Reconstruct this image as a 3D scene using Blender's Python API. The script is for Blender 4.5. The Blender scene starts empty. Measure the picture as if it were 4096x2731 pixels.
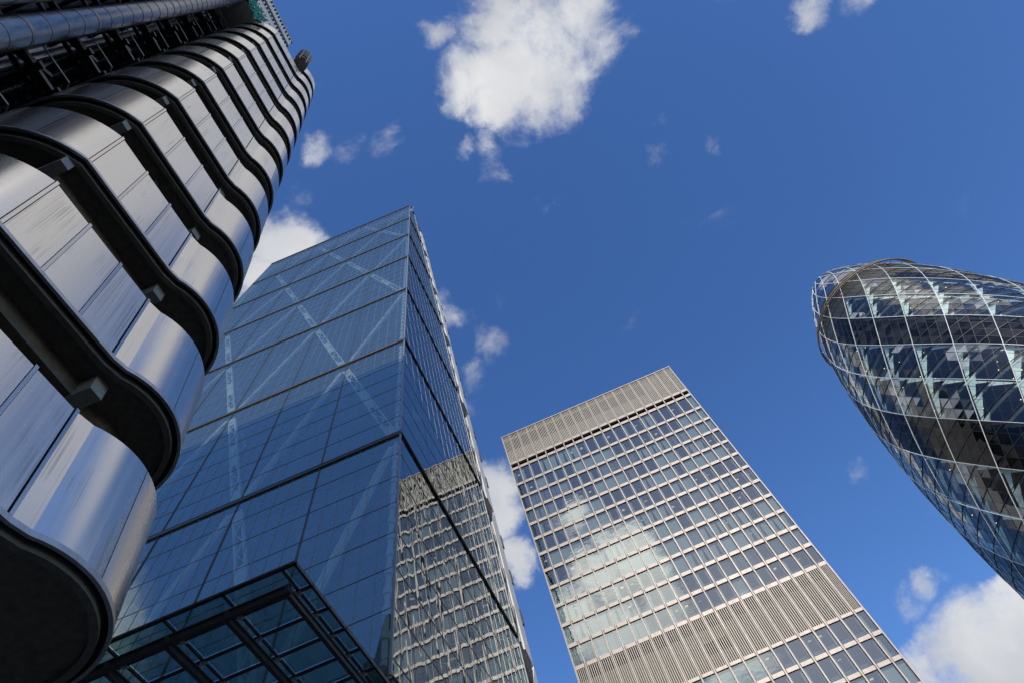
import bpy, math, random
from mathutils import Vector, Matrix
R = math.radians
random.seed(7)
scene = bpy.context.scene
COL = scene.collection

# ------------------------------------------------------------------ camera
EL, ROLL, HD = 1.05051, -0.40488, 0.00427
fw = Vector((math.sin(HD)*math.cos(EL), math.cos(HD)*math.cos(EL), math.sin(EL)))
r0 = Vector((math.cos(HD), -math.sin(HD), 0)); u0 = r0.cross(fw)
rt = r0*math.cos(ROLL) + u0*math.sin(ROLL); up = rt.cross(fw)
cam = bpy.data.objects.new('camera', bpy.data.cameras.new('camera'))
COL.objects.link(cam)
mw = Matrix((rt, up, -fw)).transposed().to_4x4(); mw.translation = (0, 0, 1.6)
cam.matrix_world = mw
cam.data.sensor_width = 36; cam.data.lens = 2750.54/4096*36
cam.data.clip_start = 0.1; cam.data.clip_end = 20000
scene.camera = cam

# ------------------------------------------------------------------ sun and sky
SUN_AZ, SUN_EL = 10.5, 33.3          # degrees east of the -Y direction
sd = Vector((math.sin(R(SUN_AZ))*math.cos(R(SUN_EL)), -math.cos(R(SUN_AZ))*math.cos(R(SUN_EL)), math.sin(R(SUN_EL))))
sl = bpy.data.lights.new('sun', 'SUN'); sl.energy = 3.2; sl.angle = R(0.53); sl.color = (1, .94, .85)
so = bpy.data.objects.new('sun', sl); COL.objects.link(so)
so.rotation_euler = sd.to_track_quat('Z', 'Y').to_euler(); so.location = (40, -120, 160)

world = bpy.data.worlds.new('World'); scene.world = world; world.use_nodes = True
nt = world.node_tree; N = nt.nodes; L = nt.links; N.clear()
def nd(t, **k):
    n = N.new(t)
    for a, v in k.items(): setattr(n, a, v)
    return n
sky = nd('ShaderNodeTexSky', sky_type='NISHITA', sun_disc=False, sun_elevation=R(SUN_EL), sun_rotation=R(180-SUN_AZ),
         altitude=0, air_density=1.0, dust_density=0.35, ozone_density=3.5)
hs = nd('ShaderNodeHueSaturation'); hs.inputs['Saturation'].default_value = 1.2; hs.inputs['Value'].default_value = 1.27; hs.inputs['Hue'].default_value = .51
bg1 = nd('ShaderNodeBackground'); bg1.inputs[1].default_value = 0.15
L.new(sky.outputs[0], hs.inputs['Color']); L.new(hs.outputs[0], bg1.inputs[0])
geo = nd('ShaderNodeTexCoord')
dirn = nd('ShaderNodeVectorMath', operation='NORMALIZE'); L.new(geo.outputs['Generated'], dirn.inputs[0])
# warp the direction a little so that cloud outlines are ragged
wn = nd('ShaderNodeTexNoise'); wn.inputs['Scale'].default_value = 9; wn.inputs['Detail'].default_value = 6; wn.inputs['Roughness'].default_value = .6
L.new(dirn.outputs[0], wn.inputs['Vector'])
ws = nd('ShaderNodeVectorMath', operation='SUBTRACT'); L.new(wn.outputs['Color'], ws.inputs[0]); ws.inputs[1].default_value = (.5, .5, .5)
wm = nd('ShaderNodeVectorMath', operation='SCALE'); wm.inputs['Scale'].default_value = .12; L.new(ws.outputs[0], wm.inputs[0])
wa = nd('ShaderNodeVectorMath', operation='ADD'); L.new(dirn.outputs[0], wa.inputs[0]); L.new(wm.outputs[0], wa.inputs[1])
wv = nd('ShaderNodeVectorMath', operation='NORMALIZE'); L.new(wa.outputs[0], wv.inputs[0])
# cumulus groups: direction x y z, 1-cos(radius), weight
CLOUDS = [
 (0.2019, 0.138, 0.9696, 0.00659, 1.0), (0.2486, 0.1384, 0.9587, 0.00339, 1.0), (0.1402, 0.1098, 0.984, 0.00187, 0.95),
 (0.0753, 0.0885, 0.9932, 0.00055, 0.75), (0.099, 0.166, 0.9811, 0.00203, 0.95), (0.0738, 0.1654, 0.9835, 0.00094, 0.8),
 (0.1461, 0.1893, 0.971, 0.00355, 0.98), (0.1106, 0.2148, 0.9704, 0.00098, 0.9), (0.1898, 0.1877, 0.9637, 0.00347, 0.92),
 (0.0734, 0.2648, 0.9615, 0.0007, 0.58), (0.0459, 0.2452, 0.9684, 0.00029, 0.6), (-0.1338, 0.157, 0.9785, 0.00063, 0.72),
 (-0.1019, 0.1827, 0.9779, 0.00061, 0.45), (-0.052, 0.2003, 0.9784, 0.00035, 0.5), (-0.2392, 0.2525, 0.9376, 0.00188, 1.05),
 (-0.2862, 0.2779, 0.917, 0.00135, 1.05), (-0.2785, 0.2327, 0.9318, 0.00058, 0.8), (-0.2049, 0.2599, 0.9436, 0.00062, 0.7),
 (0.498, 0.2191, 0.839, 0.00043, 0.75), (0.5461, 0.2186, 0.8087, 0.00054, 0.55), (-0.061, 0.4336, 0.899, 0.00076, 0.62),
 (-0.032, 0.4878, 0.8724, 0.00077, 0.58), (-0.0773, 0.5232, 0.8487, 0.00071, 0.62), (-0.0569, 0.4106, 0.91, 0.0004, 0.6),
 (-0.1009, 0.5424, 0.8341, 0.00031, 0.55), (-0.0974, 0.6407, 0.7616, 0.00134, 1.0), (-0.1076, 0.671, 0.7336, 0.00116, 1.0),
 (-0.1132, 0.6191, 0.7771, 0.00068, 0.9), (-0.105, 0.713, 0.6933, 0.00052, 0.8), (-0.1196, 0.7032, 0.7008, 0.00035, 0.7),
 (0.3671, 0.8406, 0.3984, 0.00308, 1.1), (0.336, 0.8408, 0.4245, 0.00116, 0.95), (0.2927, 0.8563, 0.4255, 0.00081, 0.9),
 (0.3294, 0.8146, 0.4775, 0.00025, 0.5), (0.3532, 0.8018, 0.4821, 0.00018, 0.5), (0.4091, 0.8118, 0.4166, 0.00108, 1.0),
 (0.4031, 0.8059, 0.4337, 0.00046, 0.9), (0.343, 0.8094, 0.4766, 0.00022, 0.5), (0.3292, 0.8622, 0.3849, 0.00195, 1.0),
 (0.2915, 0.3016, 0.9078, 0.00027, 0.46), (0.2846, 0.3406, 0.8961, 0.00021, 0.44), (0.3549, 0.3502, 0.8668, 0.0002, 0.42),
 (0.1909, 0.3464, 0.9184, 0.00016, 0.44), (0.0521, 0.3968, 0.9164, 0.00012, 0.42), (-0.186, 0.2099, 0.9599, 0.0006, 0.45),
 (0.4103, 0.7495, 0.5195, 0.0004, 0.38), (0.355, 0.718, 0.5988, 0.00017, 0.38), (0.3938, 0.1745, 0.9025, 0.00048, 0.4),
 (0.24, -0.0716, 0.9681, 0.01096, 2.5), (0.4074, -0.0156, 0.9131, 0.01095, 2.5), (0.5481, 0.0521, 0.8348, 0.00863, 2.5),  # clouds from here on are out of view, added for the reflections
 (0.6658, 0.138, 0.7332, 0.00397, 2.5), (0.7279, 0.3277, 0.6023, 0.00363, 2.5), (0.6929, 0.5075, 0.5122, 0.00371, 2.5),
 (0.1001, -0.138, 0.9854, 0.00763, 2.5), (0.5938, 0.6829, 0.4255, 0.00186, 2.0), (-0.4661, 0.2424, 0.8509, 0.00711, 1.3),
 (-0.2682, 0.5631, 0.7817, 0.00449, 1.3), (-0.2911, 0.6744, 0.6786, 0.00559, 1.3), (-0.2672, 0.7713, 0.5777, 0.0023, 1.2),
 (-0.6299, 0.1384, 0.7643, 0.01078, 1.3), (-0.8288, 0.2056, 0.5204, 0.00363, 1.2), (-0.0082, -0.7092, 0.705, 0.00064, 1.0),
 (0.0374, -0.7493, 0.6612, 0.00094, 1.15), (-0.0131, -0.7665, 0.6421, 0.00131, 1.05), (0.0436, -0.7763, 0.6288, 0.00101, 1.1),
 (0.046, -0.8056, 0.5906, 0.0012, 1.15), (-0.0668, -0.7957, 0.602, 0.00151, 1.0), (0.0917, -0.8473, 0.5232, 0.00106, 1.2),
 (0.1333, -0.8488, 0.5116, 0.00046, 1.0), (-0.0092, -0.8205, 0.5715, 0.00206, 1.1), (0.2005, -0.3308, 0.9222, 0.0297, 1.6),
 (0.5019, -0.3212, 0.8031, 0.01519, 0.85), (-0.6879, -0.1994, 0.6979, 0.02185, 1.3), (-0.799, -0.0499, 0.5993, 0.0297, 1.3),
 (-0.7712, 0.2604, 0.5809, 0.02185, 1.2)]
prev = None
for (x, y, z, c, w) in CLOUDS:
    d = nd('ShaderNodeVectorMath', operation='DOT_PRODUCT'); d.inputs[1].default_value = (x, y, z); L.new(wv.outputs[0], d.inputs[0])
    m = nd('ShaderNodeMath', operation='MULTIPLY_ADD', use_clamp=False)
    k = w/(c*1.25); L.new(d.outputs['Value'], m.inputs[0]); m.inputs[1].default_value = k; m.inputs[2].default_value = w - k
    if prev is None:
        mx = nd('ShaderNodeMath', operation='MAXIMUM'); mx.inputs[1].default_value = 0; L.new(m.outputs[0], mx.inputs[0])
    else:
        mx = nd('ShaderNodeMath', operation='SMOOTH_MAX'); mx.inputs[2].default_value = .12
        L.new(m.outputs[0], mx.inputs[0]); L.new(prev.outputs[0], mx.inputs[1])
    prev = mx
cn = nd('ShaderNodeTexNoise'); cn.inputs['Scale'].default_value = 8; cn.inputs['Detail'].default_value = 14; cn.inputs['Roughness'].default_value = .63
cn.inputs['Distortion'].default_value = .35
L.new(dirn.outputs[0], cn.inputs['Vector'])
ca = nd('ShaderNodeMath', operation='MULTIPLY_ADD'); L.new(cn.outputs['Fac'], ca.inputs[0]); ca.inputs[1].default_value = 2.1; ca.inputs[2].default_value = -1.05
cb = nd('ShaderNodeMath', operation='ADD'); L.new(prev.outputs[0], cb.inputs[0]); L.new(ca.outputs[0], cb.inputs[1])
dens = nd('ShaderNodeMapRange', interpolation_type='SMOOTHERSTEP'); dens.inputs['From Min'].default_value = .2; dens.inputs['From Max'].default_value = 1.08
dens.inputs['To Max'].default_value = .97
L.new(cb.outputs[0], dens.inputs['Value'])
c2 = nd('ShaderNodeTexNoise'); c2.inputs['Scale'].default_value = 5; c2.inputs['Detail'].default_value = 7; L.new(wv.outputs[0], c2.inputs['Vector'])
cr = nd('ShaderNodeValToRGB'); L.new(c2.outputs['Fac'], cr.inputs[0])
cr.color_ramp.elements[0].position = .32; cr.color_ramp.elements[0].color = (.50, .525, .575, 1)
cr.color_ramp.elements[1].position = .68; cr.color_ramp.elements[1].color = (.84, .845, .85, 1)
bg2 = nd('ShaderNodeBackground'); L.new(cr.outputs[0], bg2.inputs[0])
# clouds close to the sun scatter more light towards us
sdot = nd('ShaderNodeVectorMath', operation='DOT_PRODUCT'); sdot.inputs[1].default_value = tuple(sd); L.new(dirn.outputs[0], sdot.inputs[0])
sgl = nd('ShaderNodeMapRange', interpolation_type='SMOOTHSTEP'); sgl.inputs['From Min'].default_value = .80; sgl.inputs['From Max'].default_value = 1.0; sgl.inputs['To Min'].default_value = 1.0; sgl.inputs['To Max'].default_value = 4.4
L.new(sdot.outputs['Value'], sgl.inputs['Value']); L.new(sgl.outputs[0], bg2.inputs[1])
mixs = nd('ShaderNodeMixShader'); L.new(dens.outputs[0], mixs.inputs[0]); L.new(bg1.outputs[0], mixs.inputs[1]); L.new(bg2.outputs[0], mixs.inputs[2])
wo = nd('ShaderNodeOutputWorld'); L.new(mixs.outputs[0], wo.inputs[0])
world.cycles.sampling_method = 'MANUAL'; world.cycles.sample_map_resolution = 512

scene.view_settings.view_transform = 'Standard'; scene.view_settings.look = 'None'
scene.view_settings.exposure = 0; scene.view_settings.gamma = 1
cy = scene.cycles
cy.max_bounces = 9; cy.diffuse_bounces = 3; cy.glossy_bounces = 5; cy.transmission_bounces = 4; cy.transparent_max_bounces = 14
cy.caustics_reflective = False; cy.caustics_refractive = False; cy.use_denoising = True
cy.sample_clamp_indirect = 4

# ------------------------------------------------------------------ helpers
def mat(name, col, rough=.6, metal=0., spec=.5, noise=None, bump=None, det=8):
    m = bpy.data.materials.new(name); m.use_nodes = True
    n = m.node_tree.nodes; l = m.node_tree.links; b = n['Principled BSDF']
    b.inputs['Base Color'].default_value = (*col, 1); b.inputs['Roughness'].default_value = rough
    b.inputs['Metallic'].default_value = metal; b.inputs['Specular IOR Level'].default_value = spec
    tc = n.new('ShaderNodeTexCoord')
    if noise:      # (scale vector, amount of colour variation, roughness variation)
        mp = n.new('ShaderNodeMapping'); mp.inputs['Scale'].default_value = noise[0]; l.new(tc.outputs['Object'], mp.inputs[0])
        t = n.new('ShaderNodeTexNoise'); t.inputs['Scale'].default_value = 1; t.inputs['Detail'].default_value = det; t.inputs['Roughness'].default_value = .65
        l.new(mp.outputs[0], t.inputs['Vector'])
        rp = n.new('ShaderNodeMapRange'); rp.inputs['From Min'].default_value = .3; rp.inputs['From Max'].default_value = .7
        rp.inputs['To Min'].default_value = 1-noise[1]; rp.inputs['To Max'].default_value = 1+noise[1]*.6; l.new(t.outputs['Fac'], rp.inputs['Value'])
        vm = n.new('ShaderNodeVectorMath'); vm.operation = 'SCALE'; vm.inputs[0].default_value = col; l.new(rp.outputs[0], vm.inputs['Scale'])
        l.new(vm.outputs[0], b.inputs['Base Color'])
        if len(noise) > 2:
            r2 = n.new('ShaderNodeMapRange'); r2.inputs['From Min'].default_value = .3; r2.inputs['From Max'].default_value = .7
            r2.inputs['To Min'].default_value = rough-noise[2]; r2.inputs['To Max'].default_value = rough+noise[2]; l.new(t.outputs['Fac'], r2.inputs['Value'])
            l.new(r2.outputs[0], b.inputs['Roughness'])
    if bump:       # (scale vector, strength, distance)
        mp = n.new('ShaderNodeMapping'); mp.inputs['Scale'].default_value = bump[0]; l.new(tc.outputs['Object'], mp.inputs[0])
        t = n.new('ShaderNodeTexNoise'); t.inputs['Scale'].default_value = 1; t.inputs['Detail'].default_value = 3; l.new(mp.outputs[0], t.inputs['Vector'])
        bp = n.new('ShaderNodeBump'); bp.inputs['Strength'].default_value = bump[1]; bp.inputs['Distance'].default_value = bump[2]
        l.new(t.outputs['Fac'], bp.inputs['Height']); l.new(bp.outputs[0], b.inputs['Normal'])
    return m

def glass(name, tint, refl=(.06, 1.0), body=None, bodyfac=0., wob=None, gloss=(.95, .97, 1), power=4.0, attr=None, rough=.0):
    """facade glass: fresnel-like blend of mirror reflection over tinted see-through glass (optionally part opaque body)"""
    m = bpy.data.materials.new(name); m.use_nodes = True
    n = m.node_tree.nodes; l = m.node_tree.links; n.clear()
    o = n.new('ShaderNodeOutputMaterial')
    tr = n.new('ShaderNodeBsdfTransparent'); tr.inputs[0].default_value = (*tint, 1)
    gl = n.new('ShaderNodeBsdfGlossy'); gl.inputs['Color'].default_value = (*gloss, 1); gl.inputs['Roughness'].default_value = rough
    lw = n.new('ShaderNodeLayerWeight'); lw.inputs['Blend'].default_value = .5
    pw = n.new('ShaderNodeMath'); pw.operation = 'POWER'; pw.inputs[1].default_value = power; l.new(lw.outputs['Facing'], pw.inputs[0])
    mr = n.new('ShaderNodeMapRange'); mr.inputs['To Min'].default_value = refl[0]; mr.inputs['To Max'].default_value = refl[1]; l.new(pw.outputs[0], mr.inputs['Value'])
    if wob:
        tc = n.new('ShaderNodeTexCoord'); mp = n.new('ShaderNodeMapping'); mp.inputs['Scale'].default_value = wob[0]; l.new(tc.outputs['Object'], mp.inputs[0])
        t = n.new('ShaderNodeTexNoise'); t.inputs['Scale'].default_value = 1; t.inputs['Detail'].default_value = 2; l.new(mp.outputs[0], t.inputs['Vector'])
        bp = n.new('ShaderNodeBump'); bp.inputs['Strength'].default_value = 1; bp.inputs['Distance'].default_value = wob[1]
        l.new(t.outputs['Fac'], bp.inputs['Height']); l.new(bp.outputs[0], gl.inputs['Normal'])
    base = tr.outputs[0]
    if body:
        df = n.new('ShaderNodeBsdfDiffuse'); df.inputs[0].default_value = (*body, 1)
        mb = n.new('ShaderNodeMixShader'); mb.inputs[0].default_value = bodyfac
        if attr:
            at = n.new('ShaderNodeAttribute'); at.attribute_name = attr
            gt = n.new('ShaderNodeMapRange'); gt.inputs['From Min'].default_value = attr_lo; gt.inputs['From Max'].default_value = attr_hi
            l.new(at.outputs['Fac'], gt.inputs['Value']); l.new(gt.outputs[0], mb.inputs[0])
        l.new(tr.outputs[0], mb.inputs[1]); l.new(df.outputs[0], mb.inputs[2]); base = mb.outputs[0]
    mx = n.new('ShaderNodeMixShader'); l.new(mr.outputs[0], mx.inputs[0]); l.new(base, mx.inputs[1]); l.new(gl.outputs[0], mx.inputs[2])
    l.new(mx.outputs[0], o.inputs[0])
    return m
attr_lo, attr_hi = 0.0, 1.0

def emis(name, col, s):
    m = bpy.data.materials.new(name); m.use_nodes = True
    b = m.node_tree.nodes['Principled BSDF']; b.inputs['Emission Color'].default_value = (*col, 1); b.inputs['Emission Strength'].default_value = s
    return m

class MB:
    """collects faces and links them as ONE mesh object"""
    def __init__(s): s.v = []; s.f = []; s.att = []
    def quad(s, *p):
        n = len(s.v); s.v += [tuple(q) for q in p]; s.f.append(tuple(range(n, n+len(p))))
    def box(s, x0, x1, y0, y1, z0, z1):
        n = len(s.v)
        s.v += [(x0,y0,z0),(x1,y0,z0),(x1,y1,z0),(x0,y1,z0),(x0,y0,z1),(x1,y0,z1),(x1,y1,z1),(x0,y1,z1)]
        s.f += [(n,n+3,n+2,n+1),(n+4,n+5,n+6,n+7),(n,n+1,n+5,n+4),(n+1,n+2,n+6,n+5),(n+2,n+3,n+7,n+6),(n+3,n,n+4,n+7)]
    def beam(s, p, q, w, h, side=None):
        """bar from p to q; w across `side` direction, h across the other"""
        p = Vector(p); q = Vector(q); d = (q-p).normalized()
        a = Vector(side) if side is not None else (Vector((0,0,1)) if abs(d.z) < .9 else Vector((1,0,0)))
        a = (a - d*a.dot(d)).normalized(); b = d.cross(a)
        a = a*(w/2); b = b*(h/2); n = len(s.v)
        for c in (p, q): s.v += [tuple(c-a-b), tuple(c+a-b), tuple(c+a+b), tuple(c-a+b)]
        s.f += [(n,n+3,n+2,n+1),(n+4,n+5,n+6,n+7),(n,n+1,n+5,n+4),(n+1,n+2,n+6,n+5),(n+2,n+3,n+7,n+6),(n+3,n,n+4,n+7)]
    def tube(s, pts, r, k=8, caps=True):
        pts = [Vector(p) for p in pts]; n = len(s.v); M = len(pts)
        for i, p in enumerate(pts):
            d = (pts[min(i+1, M-1)] - pts[max(i-1, 0)]).normalized()
            a = (Vector((0,0,1)) if abs(d.z) < .9 else Vector((1,0,0))); a = (a - d*a.dot(d)).normalized(); b = d.cross(a)
            rr = r[i] if isinstance(r, (list, tuple)) else r
            for j in range(k):
                t = 2*math.pi*j/k; s.v.append(tuple(p + a*(rr*math.cos(t)) + b*(rr*math.sin(t))))
        for i in range(M-1):
            for j in range(k):
                s.f.append((n+i*k+j, n+i*k+(j+1)%k, n+(i+1)*k+(j+1)%k, n+(i+1)*k+j))
        if caps: s.f.append(tuple(n+j for j in range(k))[::-1]); s.f.append(tuple(n+(M-1)*k+j for j in range(k)))
    def wall(s, path, z0, z1, closed=False):
        n = len(s.v); m = len(path)
        for x, y in path: s.v += [(x, y, z0), (x, y, z1)]
        for i in range(m if closed else m-1):
            j = (i+1) % m; s.f.append((n+2*i, n+2*j, n+2*j+1, n+2*i+1))
    def poly(s, path, z):
        n = len(s.v); s.v += [(x, y, z) for x, y in path]; s.f.append(tuple(range(n, n+len(path))))
    def slab(s, path, z0, z1): s.wall(path, z0, z1, True); s.poly(path[::-1], z0); s.poly(path, z1)
    def ring(s, pa, pb, z):     # flat band between two equally long open paths
        n = len(s.v); m = len(pa)
        for (a, b), (c, d) in zip(pa, pb): s.v += [(a, b, z), (c, d, z)]
        for i in range(m-1): s.f.append((n+2*i, n+2*i+2, n+2*i+3, n+2*i+1))
    def build(s, name, m, parent=None, smooth=False, kind=None, label=None):
        o0 = Vector(parent['_o']) if parent is not None else Vector((0,0,0))
        me = bpy.data.meshes.new(name)
        me.from_pydata([(a-o0.x, b-o0.y, c-o0.z) for a, b, c in s.v], [], s.f)
        ms = m if isinstance(m, (list, tuple)) else [m]
        for q in ms: me.materials.append(q)
        if s.att and len(s.att) == len(me.polygons):
            at = me.attributes.new('rnd', 'FLOAT', 'FACE'); at.data.foreach_set('value', s.att)
        if smooth:
            me.polygons.foreach_set('use_smooth', [True]*len(me.polygons)); me.set_sharp_from_angle(angle=R(14))
        me.update()
        o = bpy.data.objects.new(name, me); COL.objects.link(o)
        if parent is not None: o.parent = parent; o['_o'] = parent['_o']
        if kind: o['kind'] = kind
        if label: o['label'] = label
        return o
def thing(name, label, cat, loc=(0,0,0), group=None):
    o = bpy.data.objects.new(name, None); COL.objects.link(o); o.location = loc; o.empty_display_size = 2
    o['label'] = label; o['category'] = cat; o['_o'] = list(loc)
    if group: o['group'] = group
    return o

# ------------------------------------------------------------------ ground
asphalt = mat('asphalt', (.05, .05, .052), .9, noise=((3, 3, 3), .3))
paving = mat('stone_paving', (.28, .27, .25), .8, noise=((1.2, 1.2, 1.2), .25))
mb = MB(); mb.quad((-900,-900,-.154),(900,-900,-.154),(900,900,-.154),(-900,900,-.154)); g = mb.build('ground', mat('ground_stone', (.2,.195,.18), .9, noise=((.4,.4,.4), .3))); g['kind'] = 'structure'
mb = MB(); mb.quad((-300,14,-.15),(300,14,-.15),(300,25,-.15),(-300,25,-.15)); mb.quad((2,-300,-.146),(9,-300,-.146),(9,14,-.146),(2,14,-.146)); g = mb.build('road', asphalt); g['kind'] = 'structure'
mb = MB(); mb.box(-300,2,9,14,-.15,0); mb.box(-6.5,2,-300,9,-.15,0); mb.box(9,14,-300,14,-.15,0); mb.box(14,300,9,14,-.15,0); mb.box(-300,300,25,29,-.15,0)
g = mb.build('pavement', paving); g['kind'] = 'structure'
mb = MB()
for i in range(-60, 60): mb.box(i*5, i*5+2.2, 19.44, 19.56, -.149, -.146)
g = mb.build('road_marking', mat('road_paint', (.75,.75,.72), .7)); g['kind'] = 'structure'

# ================================================================== stair tower with steel bands
steel = mat('brushed_steel', (.80, .735, .645), .25, .97, noise=((5, 5, .10), .05, .03), det=1, bump=((.5, .5, .2), .22, .02))
def streaks(m):
    # rain streaks and grime running down the sheets, strongest in scattered patches
    n = m.node_tree.nodes; l = m.node_tree.links; b = n['Principled BSDF']; src = b.inputs['Base Color'].links[0].from_socket
    tc = n.new('ShaderNodeTexCoord')
    def noi(sc, lo, hi):
        mp = n.new('ShaderNodeMapping'); mp.inputs['Scale'].default_value = sc; l.new(tc.outputs['Object'], mp.inputs[0])
        t = n.new('ShaderNodeTexNoise'); t.inputs['Scale'].default_value = 1; t.inputs['Detail'].default_value = 2; l.new(mp.outputs[0], t.inputs['Vector'])
        r = n.new('ShaderNodeMapRange'); r.inputs['From Min'].default_value = lo; r.inputs['From Max'].default_value = hi; l.new(t.outputs['Fac'], r.inputs['Value']); return r.outputs[0]
    a = noi((34, 34, .22), .50, .66); c = noi((1.3, 1.3, .5), .54, .66)
    m1 = n.new('ShaderNodeMath'); m1.operation = 'MULTIPLY'; l.new(a, m1.inputs[0]); l.new(c, m1.inputs[1])
    m2 = n.new('ShaderNodeMath'); m2.operation = 'MULTIPLY_ADD'; m2.inputs[1].default_value = -.34; m2.inputs[2].default_value = 1; l.new(m1.outputs[0], m2.inputs[0])
    v = n.new('ShaderNodeVectorMath'); v.operation = 'SCALE'; l.new(src, v.inputs[0]); l.new(m2.outputs[0], v.inputs['Scale']); l.new(v.outputs[0], b.inputs['Base Color'])
streaks(steel)
steel2 = mat('steel_trim', (.50, .495, .48), .42, 1., noise=((4, 4, .6), .2))
conc = mat('dark_concrete', (.19, .165, .13), .9, spec=.15, noise=((6, 6, 6), .3))
concl = mat('grey_concrete', (.40, .385, .35), .85, noise=((14, 14, 14), .25))
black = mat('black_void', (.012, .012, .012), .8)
dglass = mat('dark_window_glass', (.01, .012, .014), .08)
K1 = (-7.707, 1.288); K2 = (-7.584, 4.50)
C1 = (-10.1, 2.25); R1 = math.hypot(K1[0]-C1[0], K1[1]-C1[1]); A1 = math.degrees(math.atan2(K1[1]-C1[1], K1[0]-C1[0]))
C2 = (-9.25, 5.78); R2 = 1.98
A2 = -math.degrees(math.acos((K2[0]-C2[0]+.0)/R2)) if K2[0]-C2[0] < R2 else -30
def arc(c, r, a0, a1, n): return [(c[0]+r*math.cos(R(a0+(a1-a0)*i/n)), c[1]+r*math.sin(R(a0+(a1-a0)*i/n))) for i in range(n+1)]
def plan(off):
    """outline, moved inwards by off: straight back, left arc, flat, right arc, straight back"""
    p = [(-14.5, C1[1]-R1+off)] + arc(C1, R1-off, -90, A1, 14) + [(K2[0]-off, K2[1]-off*.2)] + arc(C2, R2-off, A2+4, 90, 22) + [(-14.5, C2[1]+R2-off)]
    return p
Z0, PT = 20.0, 4.843
tower = thing('stair_tower', 'steel clad stair tower of stacked curved bands with dark gaps, nearest at left', 'tower', (-9.5, 3.3, 0))
# panel end points along the outline
def seg_paths():
    S = []
    a = A1
    S.append([(-12.3, C1[1]-R1)] + arc(C1, R1, -90, -74, 2))
    S.append(arc(C1, R1, -73.5, -49, 6)); S.append(arc(C1, R1, -48.5, a, 6))
    def fl(t): return (K1[0]+(K2[0]-K1[0])*t, K1[1]+(K2[1]-K1[1])*t)
    S.append([fl(.035), fl(.33)]); S.append([fl(.36), fl(.655)]); S.append([fl(.685), fl(.965)])
    S.append([fl(.99)] + arc(C2, R2, A2+4, A2+42, 9)); S.append(arc(C2, R2, A2+42.6, A2+84, 9)); S.append(arc(C2, R2, A2+84.6, 90, 7)+[(-12.3, C2[1]+R2)])
    return S
SEGS = seg_paths()
def offs(path, d):
    """offset an open path outward (to its right-hand side = away from the tower)"""
    out = []
    for i, (x, y) in enumerate(path):
        a = path[max(i-1, 0)]; b = path[min(i+1, len(path)-1)]
        tx, ty = b[0]-a[0], b[1]-a[1]; l = math.hypot(tx, ty) or 1
        out.append((x + ty/l*d, y - tx/l*d))
    return out
def shell(path, z0, z1, th):
    m = MB(); ip = offs(path, -th)
    m.wall(path, z0, z1); m.wall(ip[::-1], z0, z1)
    m.ring(path[::-1], ip[::-1], z0); m.ring(path, ip, z1)
    for a, b in ((path[0], ip[0]), (ip[-1], path[-1])): m.quad((b[0], b[1], z0), (a[0], a[1], z0), (a[0], a[1], z1), (b[0], b[1], z1))
    return m
plist = []
for i in range(-2, 11):
    zl = Z0 + PT*i
    bulge = i == 10
    segs = SEGS[6:] if bulge else SEGS
    pl = plan(0)
    pin = plan(.10); pc = plan(.16); pc2 = plan(.30); pw = plan(1.25)
    if bulge:
        k = len(arc(C1, R1, -90, A1, 14))+1
        def cut(off): return [(-12, K2[1]+.05)] + [(K2[0]-off, K2[1]+.05)] + arc(C2, R2-off, A2+4, 90, 22) + [(-12, C2[1]+R2-off)]
        pl, pin, pc, pc2, pw = cut(0), cut(.1), cut(.16), cut(.30), cut(1.25)
    # steel panels
    for j, s in enumerate(segs):
        plist.append((i, j, shell(s, zl+.13, zl+2.85, .05)))
    # bottom trim (drip strip), proud of the panels
    t = shell(offs(pl, .025), zl-.0, zl+.115, .07); t.build('trim_strip', steel2, tower, smooth=True)
    sh = shell(offs(pl, -.055), zl+.085, zl+.13, .5); sh.build('gap_shade_ring', black, tower)  # added black ring, stands in for the shadow gap below the panels
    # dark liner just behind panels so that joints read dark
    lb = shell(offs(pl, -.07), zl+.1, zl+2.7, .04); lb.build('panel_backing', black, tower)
    # slab with soffit, curb ring
    m = MB(); m.slab(pc2, zl+.02, zl+.40); m.build('floor_slab', conc, tower)
    m = shell(pc, zl-.09, zl+.10, .13); m.build('slab_curb', mat('curb_concrete', (.20,.185,.16), .85, spec=.2, noise=((6,6,6), .25)) if i == -2 else bpy.data.materials['curb_concrete'], tower)
    # inner wall of the storey
    m = MB(); m.wall(pw, zl+.38, zl+PT+.02); m.build('inner_wall', conc if i % 2 else conc, tower)
    # concrete brackets below the slab, and the edge beam between them
    if i > -2:
        for (cx, cy2, wd) in ((-8.0, 1.17, .27), (-8.02, 4.84, .34)):
            if bulge and cy2 < 2: continue
            b = MB(); b.box(-9.4, cx, cy2-wd/2, cy2+wd/2, zl-.50, zl+.0)
            b.build('concrete_bracket', concl, tower)
        if not bulge:
            b = MB(); b.box(-8.75, -8.45, 1.32, 4.66, zl-.45, zl+.015); b.build('edge_beam', conc, tower)
        if i in (1, 2, 3, 5):
            b = MB(); b.box(-8.33, -8.22, 2.6+.3*i, 2.75+.3*i, zl-.28, zl+.018); b.build('soffit_light', steel2, tower)
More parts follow.
